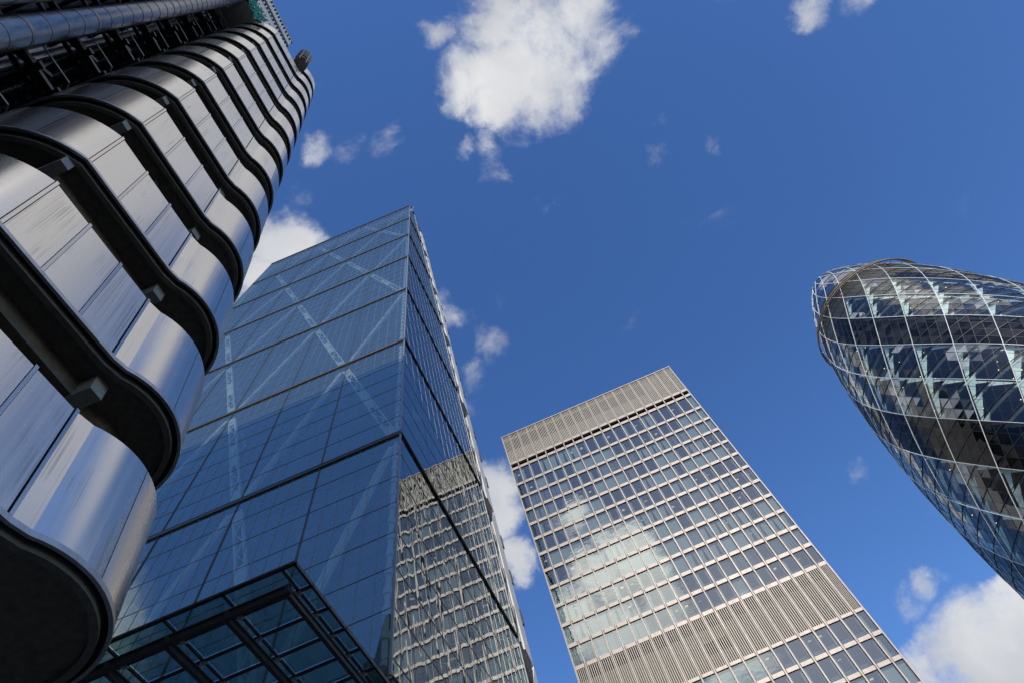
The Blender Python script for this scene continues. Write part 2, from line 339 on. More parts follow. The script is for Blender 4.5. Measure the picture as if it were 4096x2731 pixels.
# vertical cover strips between the panels
for i in range(-2, 10):
    zl = Z0 + PT*i
    for t in (.0175, .345, .67, .9875):
        x = K1[0]+(K2[0]-K1[0])*t; y = K1[1]+(K2[1]-K1[1])*t
        m = MB(); m.box(x-.05, x+.012, y-.036, y+.036, zl+.135, zl+2.92); m.build('cover_strip', steel, tower)
plist.sort(key=lambda a: a[0])
rest = MB(); cnt = 0
for (i, j, m) in plist:
    if cnt < 100: m.build('steel_panel', steel, tower, smooth=True); cnt += 1
    else:
        n = len(rest.v); rest.v += m.v; rest.f += [tuple(q+n for q in f) for f in m.f]
if rest.v: rest.build('steel_panel', steel, tower, kind='stuff')
# roof slab + parapet cap
m = MB(); m.slab(plan(.06), Z0+PT*9+2.8, Z0+PT*9+2.9); m.build('roof_slab', steel2, tower)
# spiral stair cage on top of the round end
CC = (-7.55, 4.3); cage = MB()
CR = .62
for k in range(9):
    z = 71.0 + k*.56
    pts = [(CC[0]+CR*math.cos(R(a)), CC[1]+CR*math.sin(R(a)), z + (.0 if k > 6 else a/360*.0)) for a in range(0, 361, 15)]
    cage.tube(pts, .035, 6, False)
for a in range(0, 360, 60): cage.tube([(CC[0]+CR*math.cos(R(a)), CC[1]+CR*math.sin(R(a)), 68), (CC[0]+CR*math.cos(R(a)), CC[1]+CR*math.sin(R(a)), 75.5)], .03, 6)
cg = cage.build('stair_cage', steel2, tower)
st = MB()
for k in range(60):
    a = k*24; z = 68 + k*.11
    st.beam((CC[0], CC[1], z), (CC[0]+CR*.96*math.cos(R(a)), CC[1]+CR*.96*math.sin(R(a)), z), .03, .30, (0,0,1))
for k in range(10):
    z = 69.4+k*.52
    pts = [(CC[0]+CR*.97*math.cos(R(a)), CC[1]+CR*.97*math.sin(R(a))) for a in range(0, 361, 15)]
    if k < 8 and k % 2: st.wall(pts, z, z+.22)
st.build('stair_treads', mat('cage_bronze', (.33,.31,.27), .5, .6), cg)
# support leg under the lowest landing
m = MB(); m.tube([(-10.2, 3, -.1), (-10.2, 3, Z0-2*PT+.1)], .6, 20); m.build('tower_column', concl, tower)

# ================================================================== dark service building behind the tower, with ducts
serv = thing('service_building', 'dark building side hung with ducts, braces and mesh decks beside the steel tower', 'building', (-18, -3, 0))
dsteel = mat('black_painted_steel', (.014, .013, .013), .45, noise=((5,5,5), .3))
duct = mat('duct_steel', (.24, .235, .235), .36, .95, noise=((7, 7, 1.5), .30, .10), bump=((3, 3, 1.2), .35, .02))
m = MB(); m.box(-40, -13.6, -55, 1.5, 0, 74); m.build('wall', mat('dark_wall', (.014,.013,.012), .7, noise=((1,1,.3), .5), spec=.2), serv)
m = MB(); m.box(-40, -13.65, -55, -6.5, 74, 108); m.build('unseen_upper_wall', bpy.data.materials['dark_wall'], serv)  # unseen upper volume, added so the curved steel mirrors something dark
m = MB(); m.box(-50, .4, -34, -17, 0, 115); m.build('wall', bpy.data.materials['dark_wall'], serv)  # dark block out of view, added to blacken steel reflections and shade the towers
pipes = [(-9.4, -2.05, .45), (-9.05, -3.15, .48)]
for (px, py, pr) in pipes:
    m = MB(); m.tube([(px, py, 2), (px, py, 79)], pr, 40); p = m.build('ventilation_duct', duct, serv, smooth=False)
    for f in p.data.polygons: f.use_smooth = len(f.vertices) == 4
    k = 0; z = 3.2; jm = bpy.data.materials.get('joint_steel') or mat('joint_steel', (.20,.18,.16), .45, 1.)
    while z < 72:
        m = MB(); m.tube([(px, py, z-.02), (px, py, z+(.20 if k % 4 == 3 else .02))], pr+.016, 40); k += 1
        m.build('duct_joint', jm, p); z += 1.45
    z = 6
    while z < 72: m = MB(); m.beam((px-.2, py, z), (-13.6, py, z), .14, .14); m.build('duct_bracket', dsteel, p); z += PT
# thinner pipes against the wall
gp = mat('grey_pipe', (.34, .35, .37), .28, .9, noise=((3,3,1.5), .35))
for (px, py, pr) in ((-13.15, -.45, .22), (-13.1, -1.0, .18), (-12.8, -1.42, .16), (-12.5, -1.72, .12), (-12.7, -2.0, .14), (-12.9, -2.35, .16), (-13.1, -3.0, .3), (-13.2, -3.9, .35)):
    m = MB(); m.tube([(px, py, 1), (px, py, 77)], pr, 14, False); p = m.build('riser_pipe', gp, serv, smooth=True)
    z = 8+random.random()*3
    while z < 74: m = MB(); m.tube([(px, py, z), (px, py, z+.12)], pr+.03, 14); m.build('pipe_collar', gp, p); z += 5.6
# mesh decks, beams and raking struts at every storey
mesh = bpy.data.materials.new('expanded_mesh'); mesh.use_nodes = True
n_ = mesh.node_tree.nodes; l_ = mesh.node_tree.links; b_ = n_['Principled BSDF']; b_.inputs['Base Color'].default_value = (.07,.072,.075,1); b_.inputs['Roughness'].default_value = .5
tc_ = n_.new('ShaderNodeTexCoord'); mp_ = n_.new('ShaderNodeMapping'); mp_.inputs['Scale'].default_value = (14, 5, 14); br_ = n_.new('ShaderNodeTexChecker'); br_.inputs['Scale'].default_value = 1
l_.new(tc_.outputs['Object'], mp_.inputs[0]); l_.new(mp_.outputs[0], br_.inputs[0]); am_ = n_.new('ShaderNodeMath'); am_.operation = 'MULTIPLY'; am_.inputs[1].default_value = .55; l_.new(br_.outputs['Fac'], am_.inputs[0]); l_.new(am_.outputs[0], b_.inputs['Alpha'])
for i in range(0, 13):
    z = Z0 + PT*(i-1) - 1.2
    m = MB(); m.box(-13.5, -10.9, -1.25, -.15, z, z+.05); dk = m.build('mesh_deck', mesh, serv)
    m = MB()
    m.beam((-10.9, -4.5, z-.12), (-10.9, -.1, z-.12), .22, .24); m.beam((-11.5, -4.5, z+.35), (-11.5, -.9, z+.35), .14, .16)
    for yy in (-.35, -1.25): m.beam((-13.5, yy, z-.12), (-10.6, yy, z-.12), .2, .24)
    m.build('deck_frame', dsteel, dk)
    m = MB(); m.tube([(-10.95, -.8, z-.1), (-13.4, -.8, z+3.5)], .21, 12); m.build('raking_strut', dsteel, serv)
    m = MB(); m.beam((-11.3, -2.6, z-.3), (-11.2, -.9, z+1.3), .2, .2); m.beam((-11.2, -.9, z+1.3), (-12.4, -.5, z+2.1), .16, .16)
    for k in range(5): m.beam((-10.8, -2.9+k*.35, z+.1), (-11.4, -2.9+k*.35, z+1.2), .05, .05)
    m.beam((-11.4, -3.0, z+1.2), (-11.4, -1.2, z+1.2), .08, .08); m.build('side_bracket', dsteel, dk)
    m = MB(); rr = [(-10.7,-1.9,z), (-10.65,-1.9,z+.95), (-10.65,-.5,z+1.05), (-10.8,-.35,z+1.0), (-12.9,-.35,z+.95)]
    m.tube(rr, .03, 6); m.build('handrail', gp, dk)

# ribbed plant room on the roof
plant = thing('plant_room', 'pale ribbed metal plant room box on the roof above the steel tower', 'building', (-10, 0, 66.3))
ribw = mat('ribbed_white_metal', (.72, .73, .72), .4, .2, noise=((2,2,.6), .12))
m = MB(); m.box(-12, -8.55, -9, 2.72, 66.35, 74.0); m.box(-12, -8.42, -9, 2.86, 74.3, 78.2); m.build('wall', ribw, plant)
m = MB()
y = -9.0
while y < 2.75:
    m.box(-8.55, -8.43, y, y+.13, 70.0, 73.8); m.box(-8.42, -8.30, y, y+.13, 74.5, 78.0); y += .34
m.build('rib', ribw, plant)
m = MB()
y = -8.87
while y < 2.5:
    m.box(-8.549, -8.50, y+.02, y+.19, 73.45, 73.8); m.box(-8.419, -8.36, y+.02, y+.19, 77.5, 77.95); y += .34
m.build('vent_slot', black, plant)
m = MB(); m.box(-12.1, -8.28, -9.1, 2.95, 78.2, 78.5); m.box(-12.1, -8.30, -9.1, 2.9, 74.0, 74.3); m.build('roof_edge', mat('edge_grey', (.42,.42,.41), .4, .5), plant)
m = MB(); m.box(-9.6, -8.7, 2.9, 3.5, 66.4, 71.0); m.build('tank', steel2, plant)

# scaffold wrapped in green net on the roof edge
scf = thing('scaffold', 'small scaffold wrapped in torn green netting on the roof edge behind the tower', 'scaffold', (-9, -1.2, 61))
m = MB()
for (x, y) in ((-8.2,-.2),(-8.2,-1.6),(-9.6,-.2),(-9.6,-1.6),(-8.2,-3.0),(-9.6,-3.0)):
    m.tube([(x,y,60.5),(x,y,68.8+random.random())], .035, 6)
for z in (61.6, 63.2, 64.8, 66.4):
    m.tube([(-8.2,.2,z),(-8.2,-3.4,z)], .03, 6); m.tube([(-7.9,-1.6,z),(-9.8,-1.6,z)], .03, 6); m.tube([(-7.9,-.2,z+.1),(-9.8,-.2,z+.1)], .03, 6)
m.tube([(-8.2,-.2,61.6),(-8.2,-3,66)], .03, 6); m.tube([(-7.7,.4,66.6),(-8.4,-1.9,71.5)], .03, 6)
m.build('scaffold_tube', gp, scf)
m = MB(); nn = 26
P_ = [[(-8.1+.14*math.sin(i*1.3+j*.7)+.08*math.sin(j*2.1), .25-.15*i, 61.0+.42*j+.22*math.sin(i*.9+j)) for j in range(12)] for i in range(nn)]
nn = len(P_)
for i in range(nn-1):
    for j in range(11):
        if (i*7+j*13) % 11 > 1: m.quad(P_[i][j], P_[i+1][j], P_[i+1][j+1], P_[i][j+1])
m.build('netting', mat('green_net', (.03, .38, .27), .8, noise=((6,6,6), .5)), scf)

# ================================================================== canopy
CZ = 16.0; cf = (CZ-1.6)/6.4
def cp(x, y): return (x*cf, y*cf)
can = thing('glass_canopy', 'dark steel framed glass canopy on I-beams over the pavement', 'canopy', (-10, 14, 0))
cst = mat('canopy_steel', (.045, .042, .042), .45, noise=((5,5,5), .25))
X1 = -3.36*cf; Y0 = 5.27*cf; BX = .765*cf; BY = .44*cf
m = MB()
for i in range(9):
    x = X1 - (.29*cf if i == 0 else 0) - (BX*i if i else 0)
for i in range(9):
    x = X1-.43 - BX*i
    m.box(x-.035, x+.035, Y0, Y0+13.5, CZ-.07, CZ+.0)
for j in range(13):
    y = Y0 + BY*j
    m.box(X1-16, X1, y-.035, y+.035, CZ-.08, CZ-.005)
m.box(X1-.07, X1, Y0, Y0+13.5, CZ-.10, CZ+.03); m.box(X1-16, X1, Y0, Y0+.06, CZ-.10, CZ+.031)
m.build('glazing_bar', cst, can)
def ibeam(m, p, q, w, h, t=.025):
    m.beam(p, q, h, t*1.0); P=Vector(p); Q=Vector(q); z = Vector((0,0,h/2))
    m.beam(P+z, Q+z, t*1.6, w); m.beam(P-z, Q-z, t*1.6, w)
for i in range(8):
    x = X1-.36 - BX*i
    m = MB(); ibeam(m, (x, Y0+.42, CZ-.62), (x, Y0+13.4, CZ-.55), .12, .24); m.build('i_beam', cst, can)
m = MB(); ibeam(m, (X1-16, Y0+.33, CZ-.55), (X1-.26, Y0+.33, CZ-.55), .12, .24)
for i in range(8):
    x = X1-.36 - BX*i; m.box(x-.06, x+.06, Y0+.26, Y0+.40, CZ-.67, CZ-.43)
m.build('edge_beam', cst, can)
for i in range(8):
    for j in range(1, 12):
        x = X1-.43-BX*i; y = Y0+BY*j; m = MB(); m.tube([(x, y, CZ-.42), (x, y, CZ-.05)], .025, 6); m.box(x-.07,x+.07,y-.07,y+.07,CZ-.13,CZ-.075)
        m.build('glass_fixing', steel2, can)
cgl = glass('canopy_glass', (.72, .88, .86), refl=(.04, .5), body=(.20,.38,.36), bodyfac=.35)
k = 0
xs = [X1-.02] + [X1-.43-BX*i for i in range(9)]
ys = [Y0+.02] + [Y0+BY*j for j in range(1, 13)]
for i in range(9):
    for j in range(11):
        k += 1
        m = MB(); m.box(xs[i+1]+.03, xs[i]-.03, ys[j]+.03, ys[j+1]-.03, CZ+.04, CZ+.055)
        m.build('glass_pane', cgl, can)
m = MB()
for y in (Y0+4, Y0+12): m.tube([(-19.5, y, -.1), (-19.5, y, CZ-.8)], .25, 14)
m.build('canopy_column', cst, can)

# ================================================================== wedge glass tower
SL, Y225 = .17651, 65.345
XE, XW = -12.853, -61.99
NB = 6; BW = (XE-XW)/NB
def yS(z): return Y225 + SL*(z-225)
wed = thing('wedge_glass_tower', 'tall blue glass tower with sloping front, white diagonal bracing inside and black storey bands', 'tower', (-37, 50, 0))
ZB = 26.6; ZT = 225.0
LV = [ZB] + [28*k for k in range(2, 9)] + [ZT]
sg = glass('sloping_glass', (.74, .86, .88), refl=(.20, 1.0), body=(.23,.31,.30), bodyfac=.24, gloss=(.66,.80,.80), power=3.0, wob=((.25,.25,.12), .012))
eg = glass('side_glass', (.40, .54, .58), refl=(.26, .80), body=(.02,.045,.05), bodyfac=.1, gloss=(.74,.80,.80), power=1.8, wob=((.42,.42,.10), .024))
bar = mat('bronze_bar', (.26, .26, .26), .4, .5); band = mat('black_band', (.018,.018,.02), .5, noise=((2,2,2), .3)); lite = mat('band_trim', (.13,.12,.11), .4, .5)
white = mat('white_paint', (.80, .82, .80), .5)
def qS(x, z, o=0.): return (x, yS(z)-o, z)      # o = metres out of the sloping front
for k in range(len(LV)-1):
    z0, z1 = LV[k]+.3, LV[k+1]-.3
    if k == len(LV)-2: z1 = ZT
    if z1-z0 < 1: continue
    for b in range(NB):
        x0, x1 = XW+BW*b+.05, XW+BW*(b+1)-.05
        m = MB(); m.quad(qS(x0,z0), qS(x1,z0), qS(x1,z1), qS(x0,z1)); gp_ = m.build('glass_panel', sg, wed)
        m = MB()
        for j in range(1, 6):
            x = x0+(x1-x0)*j/6; m.beam(qS(x,z0,.02), qS(x,z1,.02), .022, .03, (1,0,0))
        z = (math.floor(z0/4)+1)*4.0
        while z < z1-1:
            m.beam(qS(x0,z,.02), qS(x1,z,.02), .03, .03); z += 4.0
        m.build('glazing_bar', bar, gp_)
m = MB()
for b in range(1, NB): m.beam(qS(XW+BW*b, ZB, .05), qS(XW+BW*b, ZT, .05), .08, .1, (1,0,0))
m.build('main_mullion', mat('dark_mullion', (.04,.04,.042), .4), wed)
for z in LV[1:-1]:
    m = MB(); m2 = MB()
    m.box(XW-.05, XE+.10, yS(z)-.10, yS(z)+.9, z-.30, z+.30)
    m.box(XE-.9, XE+.11, yS(z)+.9, 68.2, z-.30, z+.30)
    m2.box(XW-.05, XE+.13, yS(z)-.24, yS(z)-.1, z-.34, z-.18)
    m2.box(XE+.11, XE+.2, yS(z)-.24, 68.2, z-.34, z-.22)
    m2.build('band_trim', lite, m.build('storey_band', band, wed))
m = MB(); m.beam(qS(XE,ZB,.04), qS(XE,ZT,.04), .16, .16, (1,0,0)); m.beam(qS(XW,ZB,.04), qS(XW,ZT,.04), .16, .16, (1,0,0)); m.build('corner_post', bar, wed)
# east side glazing in vertical strips
YN = 68.2
ne = 0
for k in range(len(LV)-1):
    z0, z1 = LV[k]+.3, LV[k+1]-.3
    if k == len(LV)-2: z1 = ZT
    if z1-z0 < 1: continue
    m = MB(); yb0, yb1 = yS(z0), yS(z1)
    y = YN
    while y > yb0+.2:
        ya = max(y-8.2, yS(z0)+.08)
        if ya < yS(z1)+.08:      # cut by the sloping edge
            if y > yS(z1)+.2:
                m.quad((XE,ya,z0),(XE,y-.05,z0),(XE,y-.05,z1),(XE,yS(z1)+.08,z1),(XE,ya,225-(Y225-ya)/SL+.4 if ya>yS(z0)+.1 else z0+.01))
            else:
                zt = 225-(Y225-y)/SL; m.quad((XE,ya,z0),(XE,y-.05,z0),(XE,y-.05,zt-.3),(XE,ya,max(z0+.01, 225-(Y225-ya)/SL-.3)))
        else: m.quad((XE,ya,z0),(XE,y-.05,z0),(XE,y-.05,z1),(XE,ya,z1))
        y -= 8.2
    gp_ = m.build('glass_panel', eg, wed)
    m = MB()
    z = (math.floor(z0/4)+1)*4.0
    while z < z1-1:
        m.box(XE, XE+.03, yS(z)+.1, YN, z-.025, z+.025); z += 4
    y = YN-1.37
    while y > yS(z0)+.1:
        zt = min(z1, 225-(Y225-y)/SL-.2)
        if zt > z0+.5: m.box(XE, XE+.02, y-.012, y+.012, z0, zt)
        y -= 2.05
    m.build('glazing_bar', bar, gp_)
m = MB(); m.quad((XW,yS(ZB),ZB),(XW,68.2,ZB),(XW,68.2,ZT),(XW,yS(ZT),ZT)); m.build('glass_panel', eg, wed)
# inside: floor slabs with ribbed soffit
rs = mat('ribbed_soffit', (.20,.235,.25), .7)
n_ = rs.node_tree.nodes; l_ = rs.node_tree.links; b_ = n_['Principled BSDF']; tc_ = n_.new('ShaderNodeTexCoord')
w1 = n_.new('ShaderNodeTexWave'); w1.bands_direction = 'X'; w1.inputs['Scale'].default_value = .9; l_.new(tc_.outputs['Object'], w1.inputs['Vector'])
cr_ = n_.new('ShaderNodeValToRGB'); cr_.color_ramp.elements[0].color = (.14,.17,.18,1); cr_.color_ramp.elements[1].color = (.36,.41,.43,1); cr_.color_ramp.elements[0].position = .3; l_.new(w1.outputs['Fac'], cr_.inputs[0]); l_.new(cr_.outputs[0], b_.inputs['Base Color'])
z = 28.0
dk = mat('slab_edge', (.06,.075,.085), .5)
while z < 222:
    m = MB(); yy = yS(z)
    m.box(XW+1.4, XE-1.5, yy+1.3, min(yy+13, 67), z-.45, z-.35); s_ = m.build('floor_slab', rs, wed)
    m = MB(); m.box(XW+1.0, XE-1.2, yy+1.1, min(yy+13, 67.2), z-.35, z)
    for b in range(NB*2+1): x = XW+1.5+(XE-XW-3.1)*b/(NB*2); m.box(x-.12, x+.12, yy+1.3, min(yy+12, 66.8), z-.75, z-.45)
    m.build('slab_beam', dk, s_)
    z += 4
inn = glass('inner_glazing', (.70,.82,.84), refl=(.08,.6), body=(.05,.09,.10), bodyfac=.12)
m = MB(); m.quad((XW+1,yS(28)+1.2,28),(XE-1.1,yS(28)+1.2,28),(XE-1.1,yS(222)+1.2,222),(XW+1,yS(222)+1.2,222)); m.build('inner_glazing', inn, wed)
m = MB(); m.quad((XE-1.35,yS(28)+1.2,28),(XE-1.35,67.5,28),(XE-1.35,67.5,222),(XE-1.35,yS(222)+1.2,222)); m.build('inner_glazing', inn, wed)
m = MB(); m.quad((XW+1,yS(28)+13,27),(XE-1,yS(28)+13,27),(XE-1,yS(150)+13,150),(XW+1,yS(150)+13,150)); m.quad((XW+1,67,150),(XE-1.5,67,150),(XE-1.5,67,222),(XW+1,67,222)); m.build('core_wall', mat('inner_core', (.12,.17,.19), .6), wed)
m = MB(); m.box(XW+1, XE-1.2, yS(222)+1, 67, 221.7, 222); m.build('roof_slab', dk, wed)
# diagonal bracing behind the glass
H = 28.0
def brace(x0, z0, x1, z1, hw=.42):
    m = MB(); a = Vector((x0, yS(z0)+.62, z0)); b = Vector((x1, yS(z1)+.62, z1)); d = (b-a).normalized(); nn = Vector((0,-1,SL)).normalized(); s = d.cross(nn).normalized()
    a2 = a + d*1.2; b2 = b - d*1.2
    for o in (-hw, hw): m.beam(a2+s*o, b2+s*o, .16, .42, s)
    L_ = (b2-a2).length; t = 0; up_ = 1
    while t < L_-.2:
        t1 = min(t+1.9, L_); m.beam(a2+d*(t)+s*(-hw*.85*up_), a2+d*t1+s*(hw*.85*up_), .12, .12, s); up_ = -up_; t = t1
    for c, e in ((a2, 2.6), (b2, -2.6)):
        m.beam(c, c+d*e, hw*2, .3, s)
    q = a2 + d*(L_*.5); m.beam(q-d*3.4, q+d*3.4, hw*1.85, .06, s)
    m.build('steel_brace', white, wed)
for k in range(1, 8):
    za, zb = (H*k if k > 1 else 28.2), min(H*(k+1), 222)
    for j in range(-1, 4):
        for sgn in (1, -1):
            # nodes sit at XE - 2*BW*j when k is even, half a step over when odd
            xa = XE - .75 - 2*BW*j - (BW if k % 2 else 0); xb = xa + sgn*BW*(zb-za)/H
            lo, hi = XW+.7, XE-.7
            if lo-.1 <= xa <= hi+.1 and lo-.6 <= xb <= hi+.6: brace(xa, za, xb, zb, .42 if sgn < 0 else .2)
m = MB()
for x in (XE-.75, XW+.75):
    m.tube([(x, yS(28)+.6, 28), (x, yS(223)+.6, 223)], .2, 10)
    z = 30.
    while z < 222: m.tube([(x, yS(z)+.6, z), (x, yS(z+.7)+.6, z+.7)], .3, 10); z += 2
m.build('corner_column', white, wed)
# plant machinery frames in the crown (lattice behind the top glass)
m = MB()
for i in range(36):
    x = XW+1.2+i*1.36; m.beam((x, yS(210)+.7, 211), (x+1.2, yS(222)+.7, 222), .07, .07); m.beam((x+1.2, yS(210)+.7, 211), (x, yS(222)+.7, 222), .07, .07)
for z in (211, 214, 217, 220): m.beam((XW+1, yS(z)+.7, z), (XE-1, yS(z)+.7, z), .14, .1)
m.build('crown_lattice', white, wed)
# base: edge beam, soffit and column
m = MB(); m.box(XW, XE+.1, yS(ZB)-.1, 68, ZB-1.2, ZB-.35); m.box(XE-6, XE+1.5, yS(ZB)+2.2, 60, ZB-3.6, ZB-3.2); m.build('base_soffit', band, wed)
m = MB()
for x in (XE-1.6, XE-1.6-BW*2, XE-1.6-BW*4, XW+1.6): m.tube([(x, yS(ZB)+4, -.1), (x, yS(ZB)+4, ZB-.6)], .55, 18); m.tube([(x, 60, -.1), (x, 60, ZB-.6)], .55, 18)
m.build('column', mat('column_grey', (.35,.36,.36), .5), wed)
# north core with white cladding and open lift bays
clad = mat('white_cladding', (.78, .76, .71), .55, noise=((.5,.5,.5), .10))
gry = mat('grey_steel', (.33, .32, .30), .5, .2, noise=((1.5,1.5,.5), .2)); brn = mat('brown_black', (.05,.045,.045), .6)
core = thing('service_core_tower', 'narrow white clad lift core with dark open bays standing behind the wedge glass tower', 'tower', (-37, 72, 0))
m = MB(); m.box(XW+2, XE-1.9, 68.4, 74.4, 0, 221); m.box(XE-1.85, XE-.28, 68.63, 71.05, 24, 219); m.build('wall', brn, core)  # second box: dark panel filling the bay recess, stands in for its shade
m = MB(); m.box(XE-2.0, XE+.02, 68.3, 68.62, ZB-2, 222.5); m.build('white_fin', clad, core)
for k in range(0, 8):
    z0, z1 = 28*k, 28*(k+1)
    if k == 7: z1 = 219
    m = MB()
    m.v += [(XE,71.7,z0+.6),(XE,74.41,z0+.02),(XE,74.41,z1-.02),(XE,71.1,z1-5.0),(XE-2,71.7,z0+.6),(XE-2,74.41,z0+.02),(XE-2,74.41,z1-.02),(XE-2,71.1,z1-5.0)]
    m.f += [(0,1,2,3),(5,4,7,6),(1,5,6,2),(4,0,3,7),(0,4,5,1),(3,2,6,7)]
    m.build('cladding_panel', clad, core)
    m = MB(); m.v += [(XE+.01,68.7,z1-.2),(XE+.01,73.2,z1-.3),(XE+.01,71.0,z1-5.3),(XE+.01,68.7,z1-1.6),(XE-1.8,68.7,z1-.2),(XE-1.8,73.2,z1-.3),(XE-1.8,71.0,z1-5.3),(XE-1.8,68.7,z1-1.6)]
    m.f += [(0,3,2,1),(4,5,6,7),(3,7,6,2),(1,2,6,5),(0,1,5,4)]; m.build('bay_hood', brn, core)
    m = MB()
    for j in range(4):
        za = z0+1+j*6.6; m.beam((XE-.2, 69.0, za), (XE-.14, 71.5, za+5.8), .5, .2, (0,1,0)); m.box(XE-.27, XE-.05, 68.7, 69.4, za+4.9, za+5.6)
    m.box(XE-.27, XE-.12, 70.6, 71.04, z0+1, z1-6)
    m.build('bay_brace', gry, core)
    for j in range(4):
        m = MB(); za = z0+3+j*6.6; m.box(XE-.27, XE-.02, 69.3, 70.1, za, za+.9); m.box(XE-.27, XE-.06, 69.5, 69.9, za+.9, za+2.3); m.build('lift_machinery', black, core)
    for j in range(3): m = MB(); m.box(XE+.0, XE+.15, 74.0, 74.6, z0+6+j*7, z0+8.4+j*7); m.build('side_vent', brn, core)

# ================================================================== aluminium and glass slab tower
AX0, AX1, AY = -9.617, 28.62, 87.14
ZR = 118.0
slabt = thing('office_slab_tower', 'square office tower of pinkish aluminium grid windows with two louvred bands', 'tower', (9.5, 106, 0))
alu = mat('pinkish_aluminium', (.275, .237, .21), .45, .2, noise=((.6, .6, .35), .12, .06))
alus = mat('spandrel_aluminium', (.305, .262, .23), .45, .2, noise=((1.1, 1.1, .5), .16, .05))
wg = glass('window_glass', (.66, .74, .72), refl=(.15, 1.0), gloss=(.90,.94,.88), power=2.4, wob=((.5,.5,.9), .006), body=(.02,.03,.03), bodyfac=.06, rough=.012)
dint = mat('dark_interior', (.028,.035,.045), .8); dsl = mat('room_ceiling', (.12,.13,.135), .8)
louv = mat('louvre_fin', (.33,.30,.255), .5, .15, noise=((2,2,.15), .18)); louvb = mat('louvre_back', (.13,.12,.10), .7, noise=((1.5,1.5,.2), .2))
mul = [AX0, AX0+1.70] + [AX0+1.70+1.951*k for k in range(1, 19)] + [AX1]
rows = []                      # (bottom, top) of window openings
UP = [106.7-.0] 
z = 106.72
ups = []
for i in range(12):
    zt = (106.72 if i == 0 else 102.1-3.655*(i-1)); zb = 102.1-3.655*i+.6
    ups.append((zb, zt))
lows = [(53.9-3.655*(i+1)+.55, 53.9-3.655*i) for i in range(13)]
rows = ups + lows
m = MB(); m.box(AX0+.3, AX1-.3, AY+3.2, AY+38, 0, ZR-.5); m.build('dark_core', dint, slabt)
# side and back walls
m = MB(); m.box(AX0, AX0+.25, AY+.1, AY+38, 0, ZR-.1); m.box(AX1-.25, AX1, AY+.1, AY+38, 0, ZR-.1); m.box(AX0+.25, AX1-.25, AY+37.75, AY+38, 0, ZR-.1); m.build('side_wall', alu, slabt)
# mullions
for i, x in enumerate(mul):
    w = .09
    m = MB(); xa = x-w if 0 < i < 20 else (x if i == 0 else x-.18); xb = x+w if 0 < i < 20 else (x+.18 if i == 0 else x)
    m.box(xa, xb, AY-.22, AY+.1, 0, 108.5); m.box(xa, xb, AY-.20, AY+.1, 108.5, ZR-.15)
    m.build('mullion', alu, slabt)
# spandrels: one per storey, broken between mullions
edges = [(108.5, 109.15), (106.72, 107.39)] + [(b-.6, b) for b, t in ups] + [(53.9, 54.34)] + [(b-.55, b) for b, t in lows]
for (a, b) in edges:
    m = MB()
    for i in range(20):
        x0 = mul[i]+.095; x1 = mul[i+1]-.095
        m.v_ = 0
        n = len(m.v); cx_ = .10
        # slightly pillowed pressed panel
        for (xx, yy) in ((x0, -.10), (x0+cx_, -.17), (x1-cx_, -.17), (x1, -.10)):
            m.v += [(xx, AY+yy, a), (xx, AY+yy, b)]
        for k in range(3): m.f.append((n+2*k, n+2*k+2, n+2*k+3, n+2*k+1))
        m.quad((x0, AY-.1, a), (x0, AY+.3, a), (x1, AY+.3, a), (x1, AY-.1, a)); m.quad((x0, AY-.1, b), (x1, AY-.1, b), (x1, AY+.3, b), (x0, AY+.3, b))
    m.build('spandrel', alus, slabt)
# floors / ceilings and back walls of rooms
m = MB()
for (b, t) in rows:
    m.box(AX0+.25, AX1-.25, AY+.3, AY+3.2, t+.02, t+.45)
m.build('room_ceiling', dsl, slabt, kind='stuff')
